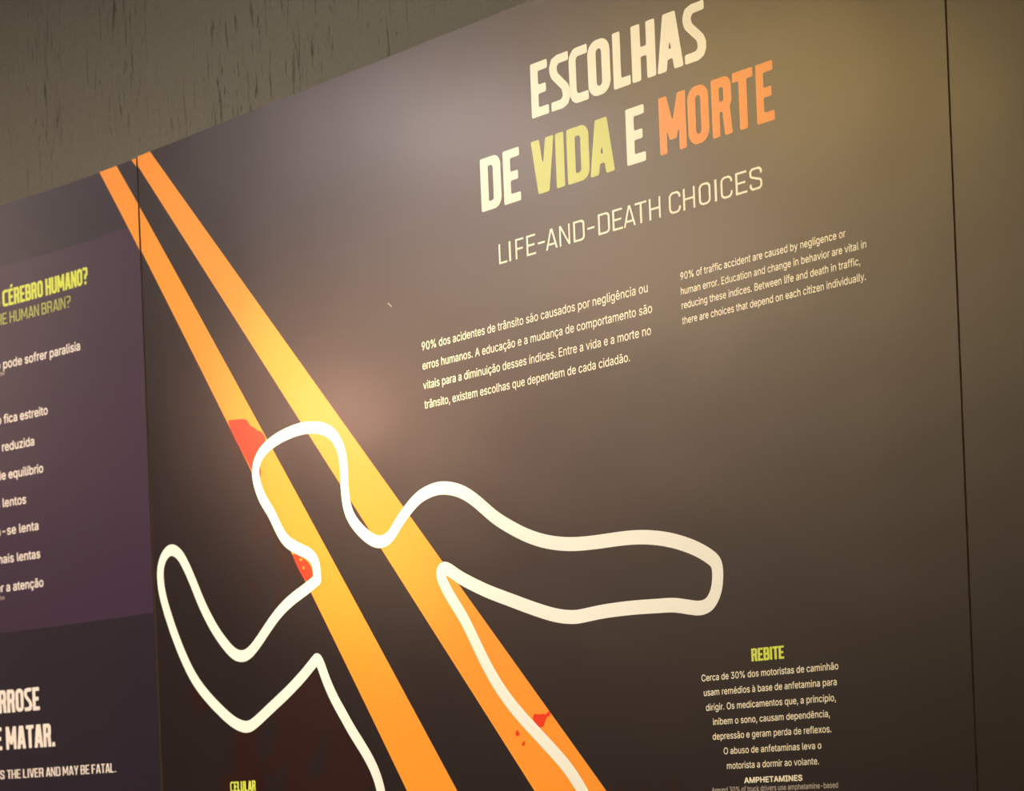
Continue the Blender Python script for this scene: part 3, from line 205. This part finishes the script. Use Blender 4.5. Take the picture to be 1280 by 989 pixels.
# 2D filling through flat curves
def fill(splines, off=0.0):
    c = bpy.data.curves.new('tmp', 'CURVE'); c.dimensions = '2D'; c.fill_mode = 'FRONT'; c.offset = off
    for p in splines:
        s = c.splines.new('POLY'); s.points.add(len(p)-1)
        s.points.foreach_set('co', [k for q in p for k in (q[0], q[1], 0, 1)]); s.use_cyclic_u = True
    o = bpy.data.objects.new('tmp', c); me = o.to_mesh()
    vs = [(q.co.x, q.co.y) for q in me.vertices]; fs = [tuple(q.vertices) for q in me.polygons]
    o.to_mesh_clear(); bpy.data.objects.remove(o); bpy.data.curves.remove(c)
    return vs, fs
def chaikin(p, n=2):
    for _ in range(n):
        p = [q for i in range(len(p)) for q in ((p[i][0]*.75+p[(i+1) % len(p)][0]*.25, p[i][1]*.75+p[(i+1) % len(p)][1]*.25), (p[i][0]*.25+p[(i+1) % len(p)][0]*.75, p[i][1]*.25+p[(i+1) % len(p)][1]*.75))]
    return p
# bands and stripes
zb0, zb1 = BAND
def grid_strip(panel, name, mat, off, s0, s1, zlo, zhi, label=None, ds=.005):
    n = max(1, int((s1-s0)/ds)) if panel == 'L' else 1
    pts = []; fc = []
    for i in range(n+1):
        s = s0+(s1-s0)*i/n; pts += [(s, zlo(s)), (s, zhi(s))]
        if i: k = 2*i; fc.append((k-2, k, k+1, k-1))
    return on_board(panel, name, pts, fc, mat, off, label)
grid_strip('L', 'purple_panel', 'purple', .00018, -1.05, -G, lambda s: zb0, lambda s: zb1, 'lighter purple printed field')
def fit(pts):
    z = np.array([p[1] for p in pts]); x = np.array([p[0] for p in pts]); return np.polyfit(z, x, 1)
def stripe_poly(l, r, top, bot, x0, x1):
    (a, b), (c, d) = fit(l), fit(r)
    return a, b, c, d
def clip(poly, ax, lim, keep_greater):
    out = []
    for i in range(len(poly)):
        p, q = poly[i], poly[(i+1) % len(poly)]
        ip = (p[ax] >= lim) == keep_greater; iq = (q[ax] >= lim) == keep_greater
        if ip: out.append(p)
        if ip != iq:
            t = (lim-p[ax])/(q[ax]-p[ax]); out.append((p[0]+(q[0]-p[0])*t, p[1]+(q[1]-p[1])*t))
    return out
for key in ('A', 'B'):
    l, r = (A, B)[key == 'B']
    def q2(pts): return np.polyfit([p[1] for p in pts], [p[0] for p in pts], 2)
    ql, qr = q2(l), q2(r); zt = topz(.03); zz = [1.45+(zt-1.45)*i/24 for i in range(25)]
    poly = [(float(np.polyval(qr, z)), z) for z in zz]+[(float(np.polyval(ql, z)), z) for z in zz[::-1]]
    quads = []
    vs = []; fs = []
    for i in range(24):
        q = clip([poly[49-i], poly[i], poly[i+1], poly[48-i]], 0, G, True)
        if len(q) > 2: fs.append(tuple(range(len(vs), len(vs)+len(q)))); vs += q
    on_board('M', 'road_stripe', vs, fs, 'orange', .00018, 'broad orange diagonal stripe')
    # its continuation over the seam, cut at the top edge of the left board
    if key == 'A': (a, b), (c, d) = fit(LA[0]), fit(LA[1])
    else: a, b = fit(LB); c, d = a, b+.06
    lt = 2.4532
    P = []; n = 24; s_lo = a*lt+b
    for i in range(n):
        sa = s_lo+(-G-s_lo)*i/n; sb = s_lo+(-G-s_lo)*(i+1)/n
        q = [(a*2.0+b, 2.0), (c*2.0+d, 2.0), (c*lt+d, lt), (a*lt+b, lt)]
        q = clip(q, 0, sa, True)
        if q: q = clip(q, 0, sb, False)
        if len(q) > 2: P.append(q)
    vs = []; fs = []
    for q in P: fs.append(tuple(range(len(vs), len(vs)+len(q)))); vs += q
    on_board('L', 'road_stripe', vs, fs, 'orange', .0003, 'end of the orange stripe crossing the seam')
# stains
for i, (name, col, pts) in enumerate(SPLAT):
    vs, fs = fill([chaikin(pts, 2)])
    off = {'maroon': .00010, 'panel': .00014, 'red': .00030, 'orange': .00040}[col]
    lab = {'maroon': 'dark maroon printed blood stain', 'panel': 'charcoal opening in the stain', 'red': 'bright red printed blood stain on the orange stripe', 'orange': 'small orange fleck'}[col]
    on_board('M', name, vs, fs, col, off+.000001*i, lab)
# body outline
def catmull(p, n=4):
    out = []
    for i in range(len(p)-1):
        p0 = p[max(0, i-1)]; p1 = p[i]; p2 = p[i+1]; p3 = p[min(len(p)-1, i+2)]
        for k in range(n):
            t = k/n; out.append(tuple(.5*((2*p1[j])+(-p0[j]+p2[j])*t+(2*p0[j]-5*p1[j]+4*p2[j]-p3[j])*t*t+(-p0[j]+3*p1[j]-3*p2[j]+p3[j])*t**3) for j in (0, 1)))
    out.append(p[-1]); return out
ow = .0146
pp = catmull(OUT)
for _ in range(2): pp = [pp[0]] + [((pp[i-1][0]+2*pp[i][0]+pp[i+1][0])/4, (pp[i-1][1]+2*pp[i][1]+pp[i+1][1])/4) for i in range(1, len(pp)-1)] + [pp[-1]]
vs = []; fs = []
for i, p in enumerate(pp):
    a = pp[max(0, i-1)]; b = pp[min(len(pp)-1, i+1)]; dx, dz = b[0]-a[0], b[1]-a[1]; l = math.hypot(dx, dz) or 1
    vs += [(p[0]-dz/l*ow/2, p[1]+dx/l*ow/2), (p[0]+dz/l*ow/2, p[1]-dx/l*ow/2)]
    if i: fs.append((2*i-2, 2*i, 2*i+1, 2*i-1))
nr = len(vs)
for i in range(2, len(pp)-2):                     # round joins
    a = math.atan2(pp[i][1]-pp[i-1][1], pp[i][0]-pp[i-1][0]); b = math.atan2(pp[i+1][1]-pp[i][1], pp[i+1][0]-pp[i][0])
    if abs((b-a+math.pi) % (2*math.pi)-math.pi) > .12:
        k = len(vs); vs += [(pp[i][0]+ow/2*math.cos(t*math.pi/10), pp[i][1]+ow/2*math.sin(t*math.pi/10)) for t in range(20)]; fs.append(tuple(range(k, k+20)))
ol = on_board('M', 'body_outline', vs, fs, 'chalk', .00042, 'thick white outline of a fallen human body')
for i, vv in enumerate(ol.data.vertices):
    if i >= nr: vv.co.y -= .000012+.000001*((i-nr)//20)
# ------------------------------------------------------------------ condensed lettering, drawn glyph by glyph
RES = 120
def glyph(ch, t, h, k):
    """list of (sign, kind, data), width; t stem, h arm thickness, k width factor (all relative to cap height)"""
    w = {'I': t, '.': t, '-': .42*k, 'M': .66*k+.5*t*.3, 'E': .48*k, 'F': .46*k, 'L': .45*k, 'S': .54*k, 'T': .52*k, 'A': .60*k, 'V': .58*k, 'Y': .58*k, '?': .50*k}.get(ch.replace('É', 'E'), .54*k)
    ops = []
    R = lambda x0, y0, x1, y1, s=1: ops.append((s, 'p', [(x0, y0), (x1, y0), (x1, y1), (x0, y1)]))
    Pg = lambda p, s=1: ops.append((s, 'p', p))
    RR = lambda x0, y0, x1, y1, r, c='1111', s=1: ops.append((s, 'r', (x0, y0, x1, y1, r, c)))   # corners bl br tr tl
    Bd = lambda x0, y0, x1, y1, b, s=1: Pg([(x0-b/2, y0), (x0+b/2, y0), (x1+b/2, y1), (x1-b/2, y1)], s)
    ro = min(.24, w*.42); ri = max(.03, ro-t*.8)
    c = 'E' if ch == 'É' else ch
    if c in 'EFL':
        R(0, 0, t, 1)
        if c != 'F': R(0, 0, w, h)
        if c != 'L': R(0, 1-h, w*.97, 1); R(0, .5-h/2, w*.87, .5+h/2)
    elif c == 'I': R(0, 0, t, 1)
    elif c == '.': R(0, 0, t, h*1.1)
    elif c == '-': R(0, .42, w, .42+h)
    elif c == 'H': R(0, 0, t, 1); R(w-t, 0, w, 1); R(0, .5-h/2, w, .5+h/2)
    elif c == 'T': R(0, 1-h, w, 1); R(w/2-t/2, 0, w/2+t/2, 1)
    elif c == 'U': RR(0, 0, w, 1, ro, '1100'); RR(t, h, w-t, 1.2, ri, '1100', -1)
    elif c == 'O': RR(0, 0, w, 1, ro); RR(t, h, w-t, 1-h, ri, '1111', -1)
    elif c == 'D': RR(0, 0, w, 1, ro*.85, '0110'); RR(t, h, w-t, 1-h, ri*.8, '0110', -1)
    elif c == 'C':
        if t < .15: RR(0, 0, w, 1, ro); RR(t, h, w-t, 1-h, ri, '1111', -1); R(w-t*1.01, .30, w+.1, .70, -1)
        else: RR(0, 0, w, 1, ro, '1001'); RR(t, h, w+1, 1-h, ri, '1001', -1)
    elif c == 'S':
        if t < .15:
            r = t/2
            ops.append((1, 'l', ([(w-r, .74), (w-r, .84), (w-r-.09, 1-r), (r+.09, 1-r), (r, .85), (r, .68), (r+.05, .60), (w-r-.05, .43), (w-r, .35), (w-r, .15), (w-r-.09, r), (r+.09, r), (r, .15), (r, .25)], r)))
        else:
            q = w/.56; tt = t
            Pg([(.54*q, 1), (.22*q, 1), (.06*q, .95), (0, .83), (0, .72), (.05*q, .60), (w-tt-.02, .35), (w-tt, .28), (w-tt, h+.05), (w-tt-.05, h), (.02, h), (.02, 0), (.36*q, 0), (.50*q, .05), (w, .17), (w, .29), (.51*q, .41), (tt+.02, .66), (tt, .72), (tt, .95-h), (tt+.05, 1-h), (.54*q, 1-h)])
    elif c == 'A':
        e = t*.18
        Bd(t*.54, 0, w/2-e, 1, t*1.02); Bd(w-t*.54, 0, w/2+e, 1, t*1.02); R(w*.27, .20, w*.73, .20+h)
    elif c == 'V':
        e = t*.16; Bd(t*.54, 1, w/2-e, 0, t*1.02); Bd(w-t*.54, 1, w/2+e, 0, t*1.02)
    elif c == 'Y': Bd(t*.54, 1, w/2, .38, t*1.0); Bd(w-t*.54, 1, w/2, .38, t*1.0); R(w/2-t/2, 0, w/2+t/2, .42)
    elif c == 'M': R(0, 0, t*.92, 1); R(w-t*.92, 0, w, 1); Bd(t*.55, 1, w/2, .22, t*.9); Bd(w-t*.55, 1, w/2, .22, t*.9)
    elif c == 'N': R(0, 0, t*.92, 1); R(w-t*.92, 0, w, 1); Bd(t*.5, 1, w-t*.5, 0, t*.95)
    elif c in 'RPB':
        if c == 'B':
            RR(0, .5-h/2, w*.96, 1, ro*.8, '0110'); RR(0, 0, w, .5+h/2, ro*.8, '0110')
            RR(t, .5+h/2, w*.96-t, 1-h, ri*.7, '0110', -1); RR(t, h, w-t, .5-h/2, ri*.7, '0110', -1)
        else:
            RR(0, .42, w*.97, 1, ro*.8, '0110')
            if c == 'R': Bd(w-t*.55, 0, w*.97-t*.75, .5, t)
            RR(t, .42+h, w*.97-t, 1-h, ri*.7, '0110', -1)
            R(0, 0, t, 1)
    elif c == '?':
        RR(0, .45, w, 1, ro*.8, '0110'); RR(-.2, .45+h, w-t, 1-h, ri*.7, '0110', -1); R(-.1, .3, w*.3, .45+h, -1); R(w*.3, .30, w*.3+t, .5); R(w*.3, 0, w*.3+t, h*1.1)
    if ch == 'É': Pg([(w*.35, 1.06), (w*.75, 1.06), (w*.95, 1.24), (w*.5, 1.24)])
    return ops, w
def inside(poly, X, Y):
    r = np.zeros(X.shape, bool); n = len(poly)
    for i in range(n):
        (x0, y0), (x1, y1) = poly[i], poly[(i+1) % n]
        if y0 == y1: continue
        c = ((y0 > Y) != (y1 > Y)) & (X < (x1-x0)*(Y-y0)/(y1-y0)+x0); r ^= c
    return r
CACHE = {}
def soften(m, ny, nx, SS, sg):
    F = m.reshape(ny, SS, nx, SS).mean(axis=(1, 3)).astype(float)
    kr = np.exp(-.5*(np.arange(-8, 9)/sg)**2); kr /= kr.sum()
    F = np.apply_along_axis(lambda v: np.convolve(v, kr, 'same'), 0, F); F = np.apply_along_axis(lambda v: np.convolve(v, kr, 'same'), 1, F)
    F[0] = F[-1] = 0; F[:, 0] = F[:, -1] = 0
    return F
def trace(F, thr, x0, y0):
    I = F > thr; nxt = {}
    cc = I[:-1, :-1]*1+I[:-1, 1:]*2+I[1:, 1:]*4+I[1:, :-1]*8
    def pt(e):
        j, i, hz = e
        a = F[j, i]; b = F[j, i+1] if hz else F[j+1, i]; u = (thr-a)/(b-a)
        return (x0+(i+.5+(u if hz else 0))/RES, y0+(j+.5+(0 if hz else u))/RES)
    T = {1: [('L', 'B')], 2: [('B', 'R')], 3: [('L', 'R')], 4: [('R', 'T')], 6: [('B', 'T')], 7: [('L', 'T')], 8: [('T', 'L')], 9: [('T', 'B')], 11: [('T', 'R')], 12: [('R', 'L')], 13: [('R', 'B')], 14: [('B', 'L')], 5: [('L', 'B'), ('R', 'T')], 10: [('B', 'R'), ('T', 'L')]}
    for j, i in zip(*np.nonzero((cc > 0) & (cc < 15))):
        E = {'L': (j, i, 0), 'B': (j, i, 1), 'R': (j, i+1, 0), 'T': (j+1, i, 1)}
        for a, b in T[int(cc[j, i])]: nxt[E[a]] = E[b]
    loops = []
    while nxt:
        s = next(iter(nxt)); lp = []; e = s
        while e in nxt: lp.append(pt(e)); e = nxt.pop(e)
        if len(lp) > 6: loops.append(rdp_loop(lp, .0022))
    return loops
def contours(ch, style):
    if (ch, style) in CACHE: return CACHE[(ch, style)]
    t, h, k, sg = {'bold': (.205, .165, 1.0, 2.0), 'medium': (.14, .115, .98, 1.2), 'light': (.098, .094, 1.15, .9), 'light2': (.125, .115, 1.05, 1.0)}[style]
    ops, w = glyph(ch, t, h, k)
    pad = .08; x0, y0 = -pad, -pad; nx = int((w+2*pad)*RES)+1; ny = int((1.3+2*pad)*RES)+1
    SS = 2
    xs = x0+(np.arange(nx*SS)+.5)/(RES*SS); ys = y0+(np.arange(ny*SS)+.5)/(RES*SS); X, Y = np.meshgrid(xs, ys)
    m = np.zeros(X.shape, bool)
    for s, kind, d in ops:
        if kind == 'p': q = inside(d, X, Y)
        elif kind == 'l':
            q = np.zeros(X.shape, bool); P_, r = d
            for (ax_, ay), (bx, by) in zip(P_, P_[1:]):
                u = np.clip(((X-ax_)*(bx-ax_)+(Y-ay)*(by-ay))/((bx-ax_)**2+(by-ay)**2), 0, 1); q |= (X-ax_-u*(bx-ax_))**2+(Y-ay-u*(by-ay))**2 <= r*r
        else:
            a, b, c, e, r, cor = d; q = (X >= a) & (X <= c) & (Y >= b) & (Y <= e); r = min(r, abs(c-a)/2, abs(e-b)/2)
            for on, cx, cy, sx, sy in ((cor[0], a+r, b+r, -1, -1), (cor[1], c-r, b+r, 1, -1), (cor[2], c-r, e-r, 1, 1), (cor[3], a+r, e-r, -1, 1)):
                if on == '1': q &= ~(((X-cx)*sx > 0) & ((Y-cy)*sy > 0) & ((X-cx)**2+(Y-cy)**2 > r*r))
        m = (m | q) if s > 0 else (m & ~q)
    loops = trace(soften(m, ny, nx, SS, sg), .5, x0, y0)
    CACHE[(ch, style)] = (loops, w); return CACHE[(ch, style)]
def rdp(p, e):
    if len(p) < 3: return p
    a, b = np.array(p[0]), np.array(p[-1]); d = b-a; l = math.hypot(*d) or 1e-9
    q = np.array(p); dist = np.abs((q[:, 0]-a[0])*d[1]-(q[:, 1]-a[1])*d[0])/l; i = int(dist.argmax())
    if dist[i] > e: return rdp(p[:i+1], e)[:-1]+rdp(p[i:], e)
    return [p[0], p[-1]]
def rdp_loop(p, e):
    k = len(p)//2; return rdp(p[:k+1], e)[:-1]+rdp(p[k:]+[p[0]], e)[:-1]
def lettering(panel, name, letters, z, cap, mat, style, label=None, off=.0002):
    """letters: (character, x left, x right)"""
    vs = []; fs = []
    for ch, xl, xr in letters:
        loops, w = contours(ch, style)
        if ('g', ch, style) not in CACHE: CACHE[('g', ch, style)] = fill(loops)
        gv, gf = CACHE[('g', ch, style)]; k = len(vs)
        vs += [(xl+a/w*(xr-xl), z+b*cap) for a, b in gv]; fs += [tuple(q+k for q in f) for f in gf]
    return on_board(panel, name, vs, fs, mat, off, label)
def auto(text, style):
    x = 0; out = []; gap = {'bold': .035, 'medium': .075, 'light': .12, 'light2': .10}[style]
    for ch in text:
        if ch == ' ': x += .22; continue
        w = contours(ch, style)[1]; out.append((ch, x, x+w)); x += w+gap*(1.6 if ch == 'L' else .5 if ch in 'AVTY' else 1)
    return out, x-gap
for name, label, col, z, cap, letters in HEAD: lettering('M', name, letters, z, cap, col, 'bold', label)
lettering('M', 'subheading', SUB[2], SUB[0], SUB[1], 'cream', 'light', 'thin cream line reading LIFE-AND-DEATH CHOICES')
# ------------------------------------------------------------------ running text in the built-in font
def font_glyph(ch, loops, sg, thr):
    """thicken a glyph of the running text a little, the way the print spreads"""
    w = max(max(l[::2]) for l in loops)/1000; SS = 2; x0, y0 = -.08, -.32
    nx = int((w+.16)*RES)+1; ny = int(1.4*RES)
    X, Y = np.meshgrid(x0+(np.arange(nx*SS)+.5)/(RES*SS), y0+(np.arange(ny*SS)+.5)/(RES*SS))
    m = np.zeros(X.shape, bool)
    for l in loops: m ^= inside([(l[q]/1000, l[q+1]/1000) for q in range(0, len(l), 2)], X, Y)
    return fill(trace(soften(m, ny, nx, SS, sg), thr, x0, y0))
def font_mesh(text, wt):
    x = 0; vs = []; fs = []
    for ch in text:
        adv, loops = FONT[ch]
        if loops:
            key = ('f', ch, wt)
            if key not in CACHE: CACHE[key] = font_glyph(ch, loops, *wt)
            gv, gf = CACHE[key]; k = len(vs); vs += [(a+x, b) for a, b in gv]; fs += [tuple(q+k for q in f) for f in gf]
        x += adv/1000
    return vs, fs
CAPH = {}
for panel, name, label, style, col, prefix, text, x0, z, wd, cap in LINES:
    if style in ('bold', 'medium', 'light2'):
        let, tot = auto(prefix+text, style)
        n = len(prefix.replace(' ', '')); sub = let[n:]; a, b = sub[0][1], sub[-1][2]; k = wd/(b-a)
        lettering(panel, name, [(ch, x0+(p-a)*k, x0+(q-a)*k) for ch, p, q in let], z, cap, col, style, label)
    else:
        of = {'body': (1.6, .27), 'bodymed': (1.9, .16), 'bodybold': (2.6, .10)}[style]
        vs, fs = font_mesh(prefix+text, of); xs = [q[0] for q in vs]
        if prefix:
            sx = [q[0] for q in font_mesh(text, of)[0]]; span = max(sx)-min(sx)
        else: span = max(xs)-min(xs)
        if of not in CAPH: CAPH[of] = max(q[1] for q in font_mesh('H', of)[0])
        k = wd/span; xe = max(xs); ky = cap/CAPH[of]
        on_board(panel, name, [(x0+wd-(xe-a)*k, z+b*ky) for a, b in vs], fs, col, .0002, label)
(sx, sz), (ex_, ez) = SCUFF
on_board('M', 'scuff_mark', [(sx, sz), (sx+.0012, sz+.001), (ex_+.0008, ez+.0006), (ex_, ez-.0008)], [(0, 3, 2, 1)], 'scuff', .0002, 'small pale scuff')
# ------------------------------------------------------------------ lamps
def lathe(prof, seg=24):
    v = []; f = []
    for r, z in prof:
        for i in range(seg): a = 2*math.pi*i/seg; v.append((r*math.cos(a), r*math.sin(a), z))
    for j in range(len(prof)-1):
        for i in range(seg): k = (i+1) % seg; f.append((j*seg+i, j*seg+k, (j+1)*seg+k, (j+1)*seg+i))
    return v, f
PANEL_LABELS = ['bright warm ceiling light panel nearest the boards, closer to the camera', 'cool white ceiling light panel nearest the boards, farther from the camera',
    'orange ceiling light panel of the second row']
for i, (x, y, sx, sy, watt, colr) in enumerate(ADDED_PANELS):
    r = bpy.data.objects.new('ceiling_panel_light', None); COL.objects.link(r); r.location = (x, y, CEIL)
    tag(r, label=PANEL_LABELS[i], category='lamp', group='ceiling light panels')
    v = []; f = []
    for (a, b, c, d) in ((-sx/2-.03, -sy/2-.03, sx/2+.03, -sy/2), (-sx/2-.03, sy/2, sx/2+.03, sy/2+.03), (-sx/2-.03, -sy/2, -sx/2, sy/2), (sx/2, -sy/2, sx/2+.03, sy/2)):
        bv, bf = box(a, b, -.05, c, d, 0); k = len(v); v += bv; f += [tuple(q+k for q in g) for g in bf]
    o = link('frame', v, f, M['frame'], r)
    gl = bpy.data.materials.new('lit_diffuser'); gl.use_nodes = True; b = gl.node_tree.nodes['Principled BSDF']
    b.inputs['Base Color'].default_value = (.8, .8, .8, 1); b.inputs['Emission Color'].default_value = colr + (1,)
    b.inputs['Emission Strength'].default_value = watt/(math.pi*sx*sy)
    v, f = box(-sx/2, -sy/2, -.03, sx/2, sy/2, -.022); link('diffuser', v, f, gl, r)
for i, (p, aim, watt, colr, cone, bl, rad) in enumerate(SPOTS):
    r = bpy.data.objects.new('spotlight', None); COL.objects.link(r); r.location = p
    tag(r, label=('black spotlight on a rod aimed at the body outline', 'black spotlight on a rod washing the whole main board', 'black spotlight on a rod washing both boards at the left seam', 'black spotlight on a rod with a narrow beam on the printed head')[min(i, 3)], category='lamp', group='black spotlights')
    d = (Vector(aim)-Vector(p)).normalized(); q = (-d).to_track_quat('Z', 'Y')
    v, f = lathe([(.0, .22), (.045, .22), (.055, .20), (.058, .02), (.062, -.01), (.056, -.01), (.052, .02), (.05, .04)])
    h = link('lamp_head', v, f, M['black_metal'], r); h.rotation_mode = 'QUATERNION'; h.rotation_quaternion = q
    v, f = lathe([(0, .004), (.05, .004), (.05, .012), (0, .012)]); ln = link('lens', v, f, M['lens'], h)
    L_ = CEIL-p[2]; v, f = lathe([(.0, 0), (.008, 0), (.008, L_-.02), (.04, L_-.02), (.04, L_), (0, L_)], 12)
    st = link('rod', v, f, M['black_metal'], r); c = q @ Vector((0, 0, .12)); st.location = c; st.scale.z = (CEIL-p[2]-c.z)/L_
    ld = bpy.data.lights.new('spot_light', 'SPOT'); ld.energy = watt; ld.color = colr; ld.spot_size = math.radians(cone); ld.spot_blend = bl; ld.shadow_soft_size = rad
    lo = bpy.data.objects.new('spot_light', ld); COL.objects.link(lo); lo.parent = r; lo.rotation_mode = 'QUATERNION'; lo.rotation_quaternion = q; lo.location = d*.03
